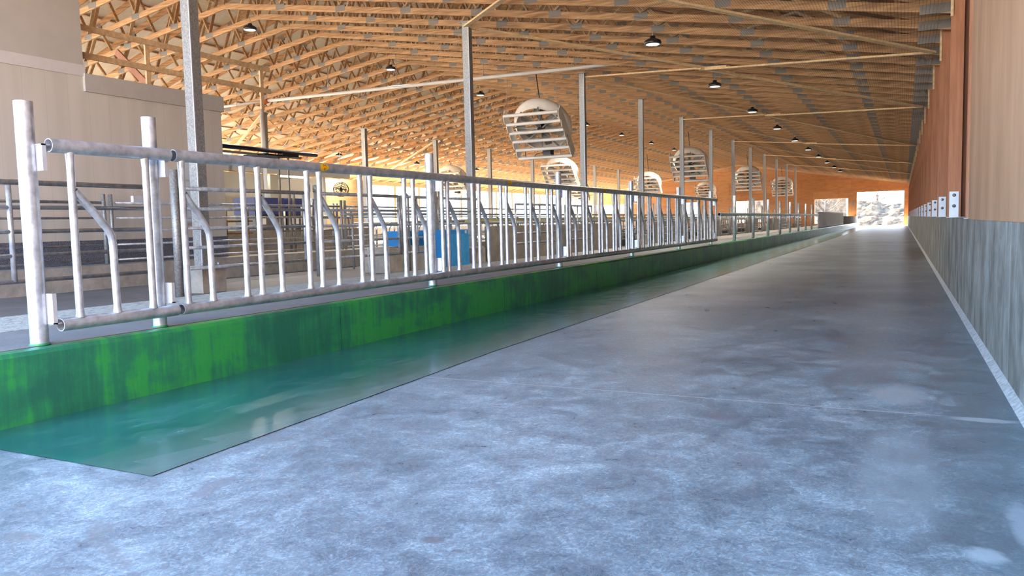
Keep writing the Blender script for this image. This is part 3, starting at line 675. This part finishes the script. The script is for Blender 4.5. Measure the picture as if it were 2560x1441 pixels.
# ------------------------------------------------------------------ second fence on the low curb, white building
X2 = -11.72
Z2 = [0.45, 0.70, 0.93, 1.14, 1.39]
for k, (a, b) in enumerate(((-4.0, 2.6), (2.8, 8.7), (8.95, 14.8), (15.05, 20.8), (21.0, 27.0))):
    t = gate(a, b, '%s section of the five-rail fence on the low concrete curb' % ['nearest', 'second', 'third', 'fourth', 'farthest'][k], x=X2, zs=Z2, r=0.018, ends_=(False, False), mids=(), cat='fence', name='rail_fence', group='rail fence on the low curb')
    for yq in (b + 0.03, b + 0.16): MB().tube([(0.02, yq - a, 0.39), (0.02, yq - a, 1.53)], 0.032, 8).build('post', GALV_D, t)
wl = struct('wall_left', MB().box(-12.6, -12.1, 0.2, 11.72, 0.90, 3.6), M_WPANEL, 'white ribbed insulated panel wall of the milking room')
struct('wall_left_skirt', MB().box(-12.6, -12.085, 0.2, 11.72, 0.50, 0.90), M_SKIRT, 'dark flecked stone skirt under the white wall')
struct('wall_left_end', MB().box(-19.5, -12.6, 11.60, 11.72, 0.12, 3.6), M_WPANEL, 'short end wall of the milking room')
struct('wall_left_tall', MB().box(-12.6, -12.1, 0.2, 8.82, 3.74, 6.15), PANEL, 'taller upper part of the white wall at the left edge')
struct('trim_9', MB().box(-12.6, -12.07, 0.2, 8.83, 3.58, 3.76), mat('pale_ledge', (0.66, 0.64, 0.62), noise=0.02), 'pale ledge strip on the white wall')
struct('trim_10', MB().box(-12.6, -12.05, 8.80, 11.76, 3.34, 3.63), PANEL_T, 'grey cap flashing on the lower white wall')
wi = struct('window_1', MB().box(-12.11, -12.075, 10.62, 11.0, 1.2, 2.35), mat('window_pale_glass', (0.62, 0.72, 0.80), rough=0.15, noise=0.02), 'small pale window in the white wall behind the nearest column')
for (a, b, c, d) in ((10.58, 10.64, 1.15, 2.4), (10.98, 11.04, 1.15, 2.4), (10.58, 11.04, 1.15, 1.2), (10.58, 11.04, 2.35, 2.4), (10.58, 11.04, 1.95, 1.98)):
    MB().box(-12.09, -12.06, a, b, c, d).build('window_frame', PANEL_T, wi)
# loft railing above the white wall
lr = thing('loft_railing', 'wooden railing standing on top of the white milking room', 'railing', (-12.4, 8.85, 3.60))
for z in (0.40, 0.86): MB().box(-0.02, 0.02, 0.0, 4.6, z - 0.05, z + 0.05).build('rail', WOOD_L, lr)
for y in (0.1, 1.52, 4.4): MB().box(-0.06, -0.02, y - 0.06, y + 0.03, -0.0, 0.92).build('post', WOOD_L, lr)
MB().bar((-0.05, 1.55, 0.05), (-0.9, 1.55, 0.8), 0.04, 0.12).build('knee_board', REDWOOD, lr)
struct('ceiling_milking_room', MB().box(-19.5, -12.6, 0.2, 11.72, 3.5, 3.6), WOOD, 'deck over the milking room')

# ------------------------------------------------------------------ recessed second room, plywood office, tube lamp
struct('trim_11', MB().box(-22.25, -22.0, 15.5, 28.6, 3.20, 3.46), PANEL_T, 'grey lintel band above the recessed milking bay')
struct('wall_recess_back', MB().box(-24.6, -24.5, 15.5, 28.5, 0.12, 3.4), PANEL, 'pale back wall of the recessed milking bay')
struct('wall_recess_side', MB().box(-24.5, -22.02, 26.8, 26.95, 0.12, 3.2), M_WPANEL, 'pale side wall of the recessed bay')
struct('trim_12', MB().box(-22.3, -22.0, 20.6, 21.3, 0.12, 3.2), WOOD_L, 'tan timber jamb of the recessed bay')
tl = thing('tube_lamp', 'lit fluorescent tube lamp under the lintel of the recessed bay', 'lamp', (-22.12, 24.3, 3.15))
MB().tube([(0, 0, -0.03), (0, 1.5, -0.03)], 0.035, 10).build('tube', TUBE, tl); MB().box(-0.07, 0.07, -0.05, 1.55, 0.0, 0.05).build('housing', WHITEP, tl)
struct('wall_office', MB().box(-32.5, -27.0, 31.5, 36.9, 0.12, 3.62), M_PLYY, 'yellow plywood wall of the small office')
wf = thing('wire_fan', 'black wire basket fan hanging in front of the yellow plywood', 'fan', (-24.0, 30.48, 3.35))
Mf = Matrix.Rotation(math.radians(70), 3, 'X') @ Matrix.Rotation(math.radians(35), 3, 'Y')
cg = MB()
for rr, zz in ((0.36, 0.0), (0.34, 0.08), (0.24, 0.14), (0.12, 0.17), (0.34, -0.08), (0.22, -0.13)):
    cg.tube([Mf @ Vector((rr * math.cos(k * PI / 12), rr * math.sin(k * PI / 12), zz)) + Vector((0, 0, -0.5)) for k in range(25)], 0.011, 5, cap=False)
for k in range(16):
    a = k * PI / 8
    cg.tube([Mf @ Vector((r_ * math.cos(a), r_ * math.sin(a), z_)) + Vector((0, 0, -0.5)) for r_, z_ in ((0.03, 0.17), (0.2, 0.15), (0.34, 0.08), (0.36, 0), (0.34, -0.08), (0.2, -0.13))], 0.009, 4, cap=False)
cg.build('cage', BLACK, wf)
MB().tube([Mf @ Vector((0, 0, 0.05)) + Vector((0, 0, -0.5)), Mf @ Vector((0, 0, -0.22)) + Vector((0, 0, -0.5))], 0.07, 10).build('motor', BLACK, wf)
bl = MB()
for k in range(4):
    a = k * PI / 2; bl.bar(Mf @ Vector((0.04 * math.cos(a), 0.04 * math.sin(a), 0.04)) + Vector((0, 0, -0.5)), Mf @ Vector((0.29 * math.cos(a), 0.29 * math.sin(a), 0.05)) + Vector((0, 0, -0.5)), 0.13, 0.01, (0.3, 0.5, 0.8))
bl.build('blades', FANGREY, wf)
MB().tube([(0, 0, ceil_z(-24) - 3.4), (0, 0, -0.38), (0, 0.04, -0.46)], 0.014, 8).build('hanger', PLATE, wf)

# milking robots: cabinets, navy arm beam and hanging rods
for k, y in enumerate((17.9, 19.35)):
    t = thing('milking_cabinet', '%s of the two blue topped milking machine cabinets' % ('nearer' if k == 0 else 'farther'), 'cabinet', (-17.6, y, 0.12))
    MB().box(-0.5, 0.3, 0, 1.2, 0.0, 1.36).build('body', mat('machine_grey', (0.12, 0.11, 0.10), rough=0.5), t)
    MB().box(-0.52, 0.33, -0.03, 1.23, 1.36, 1.86).build('blue_cover', BLUE_D, t)
    MB().box(0.33, 0.35, 0.1, 0.38, 1.05, 1.3).build('white_panel', WHITEP, t)
bm_ = thing('navy_beam', 'dark navy overhead beam reaching from the white wall corner', 'beam', (-14.5, 12.0, 3.02))
MB().tube([(0, 0, 0.0), (0, 5.4, 0.0)], 0.055, 12).build('beam', NAVY, bm_)
MB().box(-0.08, 0.08, 4.0, 4.6, -0.12, -0.03).build('trolley', BLACK, bm_)
MB().tube([(0.05, 1.7, -0.13), (0.05, 4.7, -0.13)], 0.03, 8).build('track', GALV_D, bm_)
for y in (3.9, 4.25): MB().tube([(0.02, y, -0.05), (0.02, y, -1.55)], 0.022, 8).build('hanging_rod', GALV_D, bm_)
tag(MB().box(-14.9, -14.2, 15.1, 16.1, 2.86, 2.90).build('dark_shelf', BLACK), 'thin dark overhead tray below the navy beam', 'tray')
def stall_frame(x, y, label):
    t = thing('milking_stall', label, 'stall', (x, y, 0.12), 'milking stall frames')
    for yy_ in (0, 0.35, 0.5, 1.3, 2.0, 2.15):
        MB().tube([(0, yy_, 0), (0, yy_, 1.75 - 0.2 * (yy_ > 1))], 0.035, 8).build('upright', GALV_F, t)
    for xx in (-0.8,):
        for yy_ in (0.1, 0.9, 1.7): MB().tube([(xx, yy_, 0), (xx, yy_, 1.5)], 0.03, 8).build('upright', GALV_F, t)
    for z in (0.55, 0.85, 1.2): MB().tube([(0, 0, z), (0, 2.15, z)], 0.024, 8).build('rail', GALV_F, t)
    return t
stall_frame(-13.6, 14.9, 'cluster of galvanized milking stall pipes left of the twin capped posts')
stall_frame(-15.2, 17.6, 'farther cluster of galvanized milking stall pipes near the blue covers')
wp = thing('wooden_slat_rack', 'brown slatted wooden rack at the end of the white wall', 'rack', (-15.2, 13.4, 0.12))
for z in (0.25, 0.5, 0.8, 1.1): MB().box(-0.6, 0.6, 0, 1.6, z, z + 0.035).build('board', WOOD, wp)
for y in (0.05, 0.75, 1.45): MB().box(0.45, 0.55, y, y + 0.08, 0, 1.45).build('upright', WOOD_L, wp)
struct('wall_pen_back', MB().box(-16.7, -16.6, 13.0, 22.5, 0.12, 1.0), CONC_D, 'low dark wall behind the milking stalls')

# ------------------------------------------------------------------ stall rows, divider walls, long pipes
for k, (a, b) in enumerate(((16.9, 25.9), (31.5, 36.0), (40.3, 44.0), (52, 56), (62, 70))):
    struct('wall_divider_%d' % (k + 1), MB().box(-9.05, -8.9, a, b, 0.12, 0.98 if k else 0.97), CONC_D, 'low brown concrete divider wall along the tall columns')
for k, (a, b) in enumerate(((27.5, 31.3), (36.2, 40), (44.5, 51.5), (56.5, 61.5))):
    struct('trim_%d' % (13 + k), MB().box(-15.0, -9.4, a, b, 0.12, 0.34), RUBBER, 'dark stall bed')
div = None
def divider():
    t = thing('stall_divider', 'bent pipe cow stall divider in the stall rows beyond the columns', 'stall divider', (0, 0, 0.12), 'stall dividers')
    pts = [(0, 0, 0.62), (-0.25, 0, 0.52), (-1.6, 0, 0.50)] + [(-1.72 - 0.24 * math.sin(a), 0, 0.74 - 0.24 * math.cos(a)) for a in [k * PI / 6 for k in range(7)]] + [(-1.6, 0, 0.99), (-0.2, 0, 1.02), (0, 0, 1.02)]
    MB().tube(pts, 0.028, 7).build('loop', GALV_F, t)
    MB().tube([(0, 0, 0), (0, 0, 1.1)], 0.035, 7).build('post', GALV_F, t)
    return freeze(t)
D0 = divider(); D0.location = (-9.7, 16.4, 0.12)
for i in range(1, 52): dup(D0, (-9.7, 16.4 + i * 1.22, 0.12))
for i in range(50): dup(D0, (-18.6, 24.5 + i * 1.22, 0.12))
for i in range(40): dup(D0, (-27.2, 38.5 + i * 1.22, 0.12))
for k, (x, z, y0, y1, r, m_, lab, nm_) in enumerate((
    (-9.75, 1.16, 17.5, 84, 0.035, GALV_D, 'long grey neck rail above the near stall row', 'neck_rail'),
    (-9.5, 1.10, 16.8, 40, 0.045, YELLOWP, 'long yellow hose pipe lying along the stall rails', 'yellow_pipe'),
    (-9.35, 1.06, 17.5, 84, 0.05, GALV_D, 'thick grey pipe just below the yellow one', 'water_pipe'),
    (-10.6, 1.30, 13.5, 60, 0.03, GALV_D, 'high grey pipe behind the second tall column', 'neck_rail'),
    (-18.4, 1.18, 24, 86, 0.05, GALV_D, 'long neck rail above the middle stall row', 'neck_rail'),
    (-27.0, 1.25, 38, 86, 0.05, GALV_D, 'long neck rail above the far left stall row', 'neck_rail'),
    (-11.6, 1.32, 27.5, 84, 0.03, GALV_D, 'grey pipe above the stalls between the columns', 'neck_rail'))):
    po = tag(MB().tube([(x, y0, z), (x, y1, z)], r, 10).build(nm_, m_), lab, 'pipe')
    if x in (-10.6, -11.6, -18.4, -27.0, -9.5):
        yy_ = y0 + 0.3
        while yy_ < y1: MB().tube([(x, yy_, 0.12 if x < -9.6 else 0.98), (x, yy_, z)], 0.025, 6).build('support', GALV_D, po); yy_ += 6.1
LG = [(25.2, 27.3), (34.2, 35.9), (37.9, 40.2), (42.7, 45.5), (52.5, 55.5), (60, 63.5)]
for k, (a, b) in enumerate(LG):
    gate(a, b, 'ladder-like galvanized pen gate behind the bare posts, %s from the camera' % ORD[k], x=-7.0, zs=[0.25, 0.46, 0.67, 0.88, 1.09], r=0.022, name='pen_gate', cat='gate', group='pen gates behind the pipe rail', m=GALV_F)
for k, y in enumerate((20.9, 24.4, 27.9, 31.2, 33.6, 36.6, 41.1, 46.6, 50)):
    tag(MB().tube([(-7.05, y, 0.12), (-7.05, y, 1.55)], 0.035, 8).build('pen_post', GALV_F), 'slim upright pen post behind the fence, %s of nine' % ORD[k], 'post', 'pen posts')

# ------------------------------------------------------------------ fans
def make_fan():
    t = thing('louver_fan', '', 'fan', (0, 0, 0), 'louvered fans hanging from the roof')
    # local frame: x = width, v = slanted down/back, n = towards camera and down
    v = Vector((0, 0.66, -0.75)).normalized(); n = Vector((0, -0.75, -0.66)).normalized(); xx = Vector((1, 0, 0))
    def P(x, s, d): return xx * x + v * s + n * d
    W2, H2 = 0.98, 0.88
    c = Vector((0, 0, 0))
    sh = MB(); M3 = Matrix((xx, v, n)).transposed()
    prof = [(0.86, -0.10), (0.90, -0.16), (0.98, -0.26), (1.02, -0.38), (0.99, -0.50), (0.92, -0.58), (0.80, -0.60), (0.80, -0.58), (0.90, -0.55), (0.96, -0.49), (0.985, -0.38), (0.95, -0.27), (0.87, -0.17), (0.84, -0.10), (0.86, -0.10)]
    sh.lathe(prof, 40, M=M3); sh.build('shroud', WHITEP, t)
    for s_ in (-1, 1):
        # scalloped side panel
        out = []
        nb = 5; top, bot = -H2, H2
        out.append((top - 0.04, -0.05))
        for k in range(nb):
            s0 = top + (bot - top) * k / nb; s1 = top + (bot - top) * (k + 1) / nb; L = s1 - s0
            out += [(s0 + L * 0.05, 0.20), (s0 + L * 0.35, 0.28), (s0 + L * 0.75, 0.30), (s0 + L * 0.90, 0.24)]
        out += [(bot + 0.03, 0.26), (bot + 0.10, 0.20), (bot + 0.02, -0.02), (bot + 0.02, -0.10), (top, -0.10)]
        pb = MB(); vs = [P(s_ * W2, a, b) for a, b in out] + [P(s_ * (W2 + 0.02), a, b) for a, b in out]; m = len(out)
        pb.add(vs, [tuple(range(m)), tuple(range(2 * m - 1, m - 1, -1))] + [(k, (k + 1) % m, m + (k + 1) % m, m + k) for k in range(m)])
        po = pb.build('side_panel', WHITEP, t)
        if s_ == 1:
            mk = MB()
            for (a, b, w_, h_) in ((0.12, 0.14, 0.05, 0.05), (0.17, 0.16, 0.05, 0.04), (0.25, 0.13, 0.02, 0.05), (0.30, 0.13, 0.02, 0.05), (0.35, 0.13, 0.02, 0.05), (0.40, 0.13, 0.02, 0.04)):
                mk.add([P(W2 + 0.023, a - w_ / 2, b - h_ / 2), P(W2 + 0.023, a + w_ / 2, b - h_ / 2), P(W2 + 0.023, a + w_ / 2, b + h_ / 2), P(W2 + 0.023, a - w_ / 2, b + h_ / 2)], [(0, 1, 2, 3)])
            mk.build('maker_mark', BLACK, po)
    for k in range(6):
        s0 = -H2 + 2 * H2 * k / 5.0
        # louver blade: thin level strip with a rounded front lip
        prof2 = [(s0 + 0.11, -0.02), (s0 + 0.055, 0.09), (s0 - 0.02, 0.18), (s0 - 0.03, 0.235), (s0 + 0.02, 0.275), (s0 + 0.065, 0.25), (s0 + 0.085, 0.215), (s0 + 0.07, 0.185), (s0 + 0.03, 0.19), (s0 + 0.075, 0.10), (s0 + 0.125, -0.01)]
        lb = MB(); m = len(prof2); vs = [P(-W2, a, b) for a, b in prof2] + [P(W2, a, b) for a, b in prof2]
        lb.add(vs, [tuple(range(m)), tuple(range(2 * m - 1, m - 1, -1))] + [(j, (j + 1) % m, m + (j + 1) % m, m + j) for j in range(m)])
        lb.build('louver', WHITEP, t)
    for a in range(8):
        an = a * PI / 4 + 0.2
        MB().bar(P(0.10 * math.cos(an), 0.10 * math.sin(an), -0.14), P(0.90 * math.cos(an), 0.90 * math.sin(an), -0.10), 0.035, 0.05).build('strut', FANGREY, t)
    for a in range(6):
        an = a * PI / 3 + 0.5; tan = Vector((-math.sin(an), math.cos(an)))
        r0, r1 = 0.12, 0.76; wd = 0.13
        vs = []
        for r_, w_, tw in ((r0, 0.06, 0.05), (0.45, 0.13, 0.05), (r1, 0.10, 0.03)):
            for sg in (-1, 1):
                for th in (0, 0.012):
                    vs.append(P(r_ * math.cos(an) + sg * w_ * tan.x, r_ * math.sin(an) + sg * w_ * tan.y, -0.33 + sg * tw + th))
        f = []
        for j in (0, 4): f += [(j, j + 1, j + 5, j + 4), (j + 2, j + 6, j + 7, j + 3), (j, j + 4, j + 6, j + 2), (j + 1, j + 3, j + 7, j + 5)]
        f += [(0, 2, 3, 1), (8, 9, 11, 10)]
        MB().add(vs, f).build('blade', FANGREY, t)
    MB().tube([P(0, 0, -0.42), P(0, 0, -0.10)], 0.11, 14).build('hub', BLACK, t)
    MB().box(-0.14, 0.14, 0.55, 0.85, -0.72, -0.5).build('motor', BLACK, t)
    MB().tube([P(-0.75, 0.75, 0.05), P(-0.8, 1.0, 0.12), P(-0.6, 1.06, 0.1), P(-0.4, 0.9, 0.0), P(0.3, 0.8, -0.05)], 0.014, 6).build('power_cord', BLACK, t)
    return t
fan_rows = [(-11.0, 4.08, [(24.6, 5.42), (45.4, 5.42), (64.2, 5.42), (83.5, 5.42)], 'right'), (-18.6, 3.93, [(44.6, 6.3), (62.6, 6.3), (83.5, 6.3)], 'middle'), (-26.2, 3.83, [(45.0, 5.1), (66.0, 5.1), (83.5, 5.1)], 'left')]
FAN0 = make_fan()
fan_spec = []
for x, z, ys, row in fan_rows:
    for i, (y, _) in enumerate(ys): fan_spec.append((x, y if x > -12 else 1.868 + 1.22 * round((y - 1.868) / 1.22), z, 'white louvered fan hanging in the %s row, %s from the camera' % (row, ORD[i])))
for (x, y, z, lab) in fan_spec: pass
freeze(FAN0)
for i, (x, y, z, lab) in enumerate(fan_spec):
    if i == 0: FAN0.location = (x, y, z); FAN0['label'] = lab
    F_ = FAN0 if i == 0 else dup(FAN0, (x, y, z), lab)
    dz = ceil_z(x) - z + 0.02
    for xo in (-0.93, 0.93):
        v_ = Vector((0, 0.66, -0.75)).normalized() * -0.86
        MB().tube([(xo, v_.y, v_.z), (xo * 0.9, v_.y - 0.1, ceil_z(x + xo * 0.9) - z + 0.03)], 0.008, 5).build('hanging_wire', GALV_D, F_)
    MB().tube([(0.0, 0.25, 0.35), (-0.05, -0.1, dz)], 0.016, 6).build('cord_drop', BLACK, F_)

# ------------------------------------------------------------------ high bay lamps
def make_lamp():
    t = thing('high_bay_lamp', '', 'lamp', (0, 0, 0), 'high bay lamps')
    MB().lathe([(0.0, 0.10), (0.05, 0.10), (0.06, 0.05), (0.12, 0.03), (0.17, 0.0), (0.18, -0.05), (0.165, -0.07), (0.135, -0.07)], 20).build('housing', BLACK, t)
    MB().lathe([(0.0, -0.062), (0.135, -0.062), (0.135, -0.075), (0.0, -0.078)], 20).build('lens', LENS, t)
    hk = MB().tube([(0, 0, 0.10), (0, 0, 0.16), (0.02, 0, 0.19), (0, 0, 0.22), (-0.015, 0, 0.2)], 0.008, 6); hk.tube([(0, 0, 0.2), (0, 0, 0.30)], 0.006, 5); hk.build('hook', GALV_D, t)
    return freeze(t)
LAMP0 = make_lamp(); spec = []
for i, y in enumerate((16.7, 23.3, 29.8, 36.0, 42.2, 48.4, 54.9, 61.1, 67.3)): spec.append((-16.0, y, 6.50, 'black high bay lamp hanging under the ridge, %s from the camera' % ORD[i]))
for i, y in enumerate((16.3, 22.3, 28.3, 34.2, 40, 45.8, 51.6, 57.6, 63.5, 69.5)): spec.append((-4.7, y, 4.70, 'black high bay lamp over the feed alley, %s from the camera' % ORD[i]))
for i, y in enumerate((33.6, 41.0, 48.5)): spec.append((-26.5, y, 4.85, 'small high bay lamp over the left alley, %s from the camera' % ORD[i]))
for i, (x, y, z, lab) in enumerate(spec):
    if i == 0: LAMP0.location = (x, y, z); LAMP0['label'] = lab
    else: dup(LAMP0, (x, y, z), lab)
    ld = bpy.data.lights.new('lamp_light', 'SPOT'); ld.energy = 190 if x == -4.7 else 520; ld.color = (1.0, 0.93, 0.82); ld.shadow_soft_size = 0.14; ld.spot_size = math.radians(150); ld.spot_blend = 0.6
    lo = bpy.data.objects.new('lamp_light', ld); C.objects.link(lo); lo.location = (x, y, z - 0.1)

# ------------------------------------------------------------------ big pipe crossing the barn
pp = thing('ceiling_pipe', 'long grey plastic pipe hung across the barn under the trusses', 'pipe', (0, 22.0, 0))
MB().tube([(0.48, 0, ceil_z(0.48) + 0.06), (-6.0, 0, 5.28 + 0.06)], 0.055, 12).build('sloped_length', PVC_B, pp)
MB().tube([(-6.0, 0, 5.34), (-6.6, 0, 5.46), (-7.2, 0, 5.50), (-8.6, 0, 5.50), (-20.4, 0, 5.60)], 0.055, 12).build('level_length', PVC, pp)
MB().tube([(-20.4, 0, 5.60), (-24.5, 0.3, 5.62)], 0.045, 12).build('left_length', PVC, pp)
MB().tube([(-20.40, 0, 5.60), (-20.62, 0, 5.56), (-20.70, 0, 5.40)], 0.085, 12).build('orange_elbow', ORANGE, pp)['label'] = 'orange elbow'
MB().tube([(-20.70, 0, 5.42), (-20.70, 0, 0.12)], 0.07, 12).build('down_pipe', PVC, pp)
for x in (-8.7, -11.7, -14.9, -17.7, -21.9):
    h = MB().tube([(x, 0, 5.5), (x, 0, ceil_z(x) + 0.05)], 0.010, 6); h.build('hanger', GALV_D, pp)

# ------------------------------------------------------------------ left open side wall
struct('wall_outer_left', MB().box(-33.4, -33.1, 0.3, Y_END, 0.0, 1.0), PANEL_T, 'low outer left wall below the open side')
struct('trim_21', MB().box(-33.4, -33.05, 0.3, Y_END, 3.95, 4.25), WOOD_L, 'pale header beam above the open left side')
y = 3.4; k = 0
while y < 87:
    if y > 40: tag(MB().box(-33.3, -33.1, y - 0.12, y + 0.12, 1.0, 3.95).build('timber_side_post', WOOD_L), 'pale timber post of the open left side, %s in view' % ORD[k], 'post', 'timber posts of the open left side'); k += 1
    y += 3.2

# ------------------------------------------------------------------ far gable wall
HOLES = [(-34.2, -32.0, 2.3, 3.05), (-31.8, -28.9, 2.0, 3.0), (-22.9, -20.4, 1.2, 2.95), (-16.3, -13.5, 0.5, 2.92), (-8.35, -5.15, 0.35, 2.86), (-4.35, -0.05, 0.0, 3.45)]
gw = MB(); xs = sorted({-33.4, 1.0, -16.0} | {v for h in HOLES for v in h[:2] if v > -33.4})
for a, b in zip(xs[:-1], xs[1:]):
    h = [q for q in HOLES if q[0] <= a + 1e-6 and q[1] >= b - 1e-6]
    segs = [(0.0, None)] if not h else ([(0.0, h[0][2])] if h[0][2] > 0 else []) + [(h[0][3], None)]
    for z0, z1 in segs:
        ta, tb = (z1, z1) if z1 is not None else (roof_z(a) + 0.1, roof_z(b) + 0.1)
        gw.prism([(a, z0), (b, z0), (b, tb), (a, ta)], 'y', Y_END, Y_END + 0.2)
struct('wall_far', gw, M_GABLE, 'orange plywood gable wall at the far end with openings')
struct('trim_22', MB().bar((0.4, Y_END - 0.06, ceil_z(0.4) - 0.03), (-16, Y_END - 0.06, ceil_z(-16) - 0.03), 0.1, 0.14).bar((-16, Y_END - 0.06, ceil_z(-16) - 0.03), (-33, Y_END - 0.06, ceil_z(-33) - 0.03), 0.1, 0.14), WOOD_L, 'pale timber rail along the top of the far gable')
tag(MB().box(-4.75, -4.6, Y_END - 0.12, Y_END - 0.02, 2.1, 2.6).build('switch_box', GALV_D), 'small grey switch box left of the far doorway', 'switch box')

# ------------------------------------------------------------------ outside
struct('ground_outside', MB().box(-260, 200, -120, 300, -0.6, -0.26), M_GROUND, 'pale gravel ground around the barn')
rnd = random.Random(3)
bk = MB(); nx, nz = 60, 12
for j in range(nz + 1):
    for i in range(nx + 1):
        x = -24 + 40 * i / nx; h = (3.2 + 0.3 * math.sin(i * 0.5) + 0.15 * math.sin(i * 1.7)) * (1.0 if x > -6.5 else 0.45)
        s = j / nz; bk.v.append((x, 118 - 1.0 + s * 2.5 + rnd.uniform(-0.10, 0.10), -0.3 + h * s + rnd.uniform(-0.05, 0.05)))
for j in range(nz):
    for i in range(nx): a = j * (nx + 1) + i; bk.f.append((a, a + 1, a + nx + 2, a + nx + 1)); bk.sm.append(False)
o_ = len(bk.v)
for i in range(nx + 1): x = -24 + 40 * i / nx; bk.v.append((x, 130, -0.3))
for i in range(nx): a = nz * (nx + 1) + i; bk.f.append((a, a + 1, o_ + i + 1, o_ + i)); bk.sm.append(False)
tag(bk.build('straw_bank', M_BANK), 'sunlit tan bank of piled straw seen through the far doorway', 'bank')
BARK = mat('pale_bark', (0.10, 0.075, 0.06), rough=0.9)
def tree(x, y, h, seed, label):
    rn = random.Random(seed); t = thing('bare_tree', label, 'tree', (x, y, -0.3))
    tr = MB(); br = MB(); tr.tube([(0, 0, 0), (0.05, 0, h * 0.35), (0, 0, h * 0.5)], 0.14, 8, rs=[0.2, 0.13, 0.09])
    def grow(p, d, L, r, lev):
        q = p + d * L; mid = (p + q) / 2 + Vector((rn.uniform(-.1, .1), 0, rn.uniform(-.05, .05))) * L
        br.tube([p, mid, q], r, 4, rs=[r, r * 0.8, r * 0.55], cap=False)
        if lev <= 0: return
        for _ in range(3 if lev > 1 else 4):
            d2 = (d + Vector((rn.uniform(-.8, .8), rn.uniform(-.8, .8), rn.uniform(-.25, .6)))).normalized(); grow(p + d * L * rn.uniform(0.35, 1.0), d2, L * rn.uniform(.5, .75), r * 0.5, lev - 1)
    for k in range(9):
        a = rn.uniform(0, 2 * PI); z = h * rn.uniform(0.22, 0.5)
        grow(Vector((0, 0, z)), Vector((math.cos(a) * 0.9, math.sin(a) * 0.9, rn.uniform(0.5, 1.4))).normalized(), h * rn.uniform(.25, .42), 0.06, 3)
    tr.build('trunk', BARK, t); br.build('branches', BARK, t)
tree(-3.6, 128, 9.5, 5, 'bare leafless tree seen through the far doorway')
tree(-10.5, 126, 7.5, 9, 'bare leafless tree seen through the window beside the far doorway')
tag(MB().box(-24, -8.5, 140, 150, -0.3, 4.2).build('shed', M_BANK), 'tan low shed beyond the far wall opening', 'shed')
for k, x in enumerate((-21.0, -23.4)): tag(MB().tube([(x, 120, -0.3), (x + 0.3, 120, 7)], 0.09, 6).build('utility_pole', BARK), '%s thin pole outside the far gable window' % ('right' if k == 0 else 'left'), 'pole')
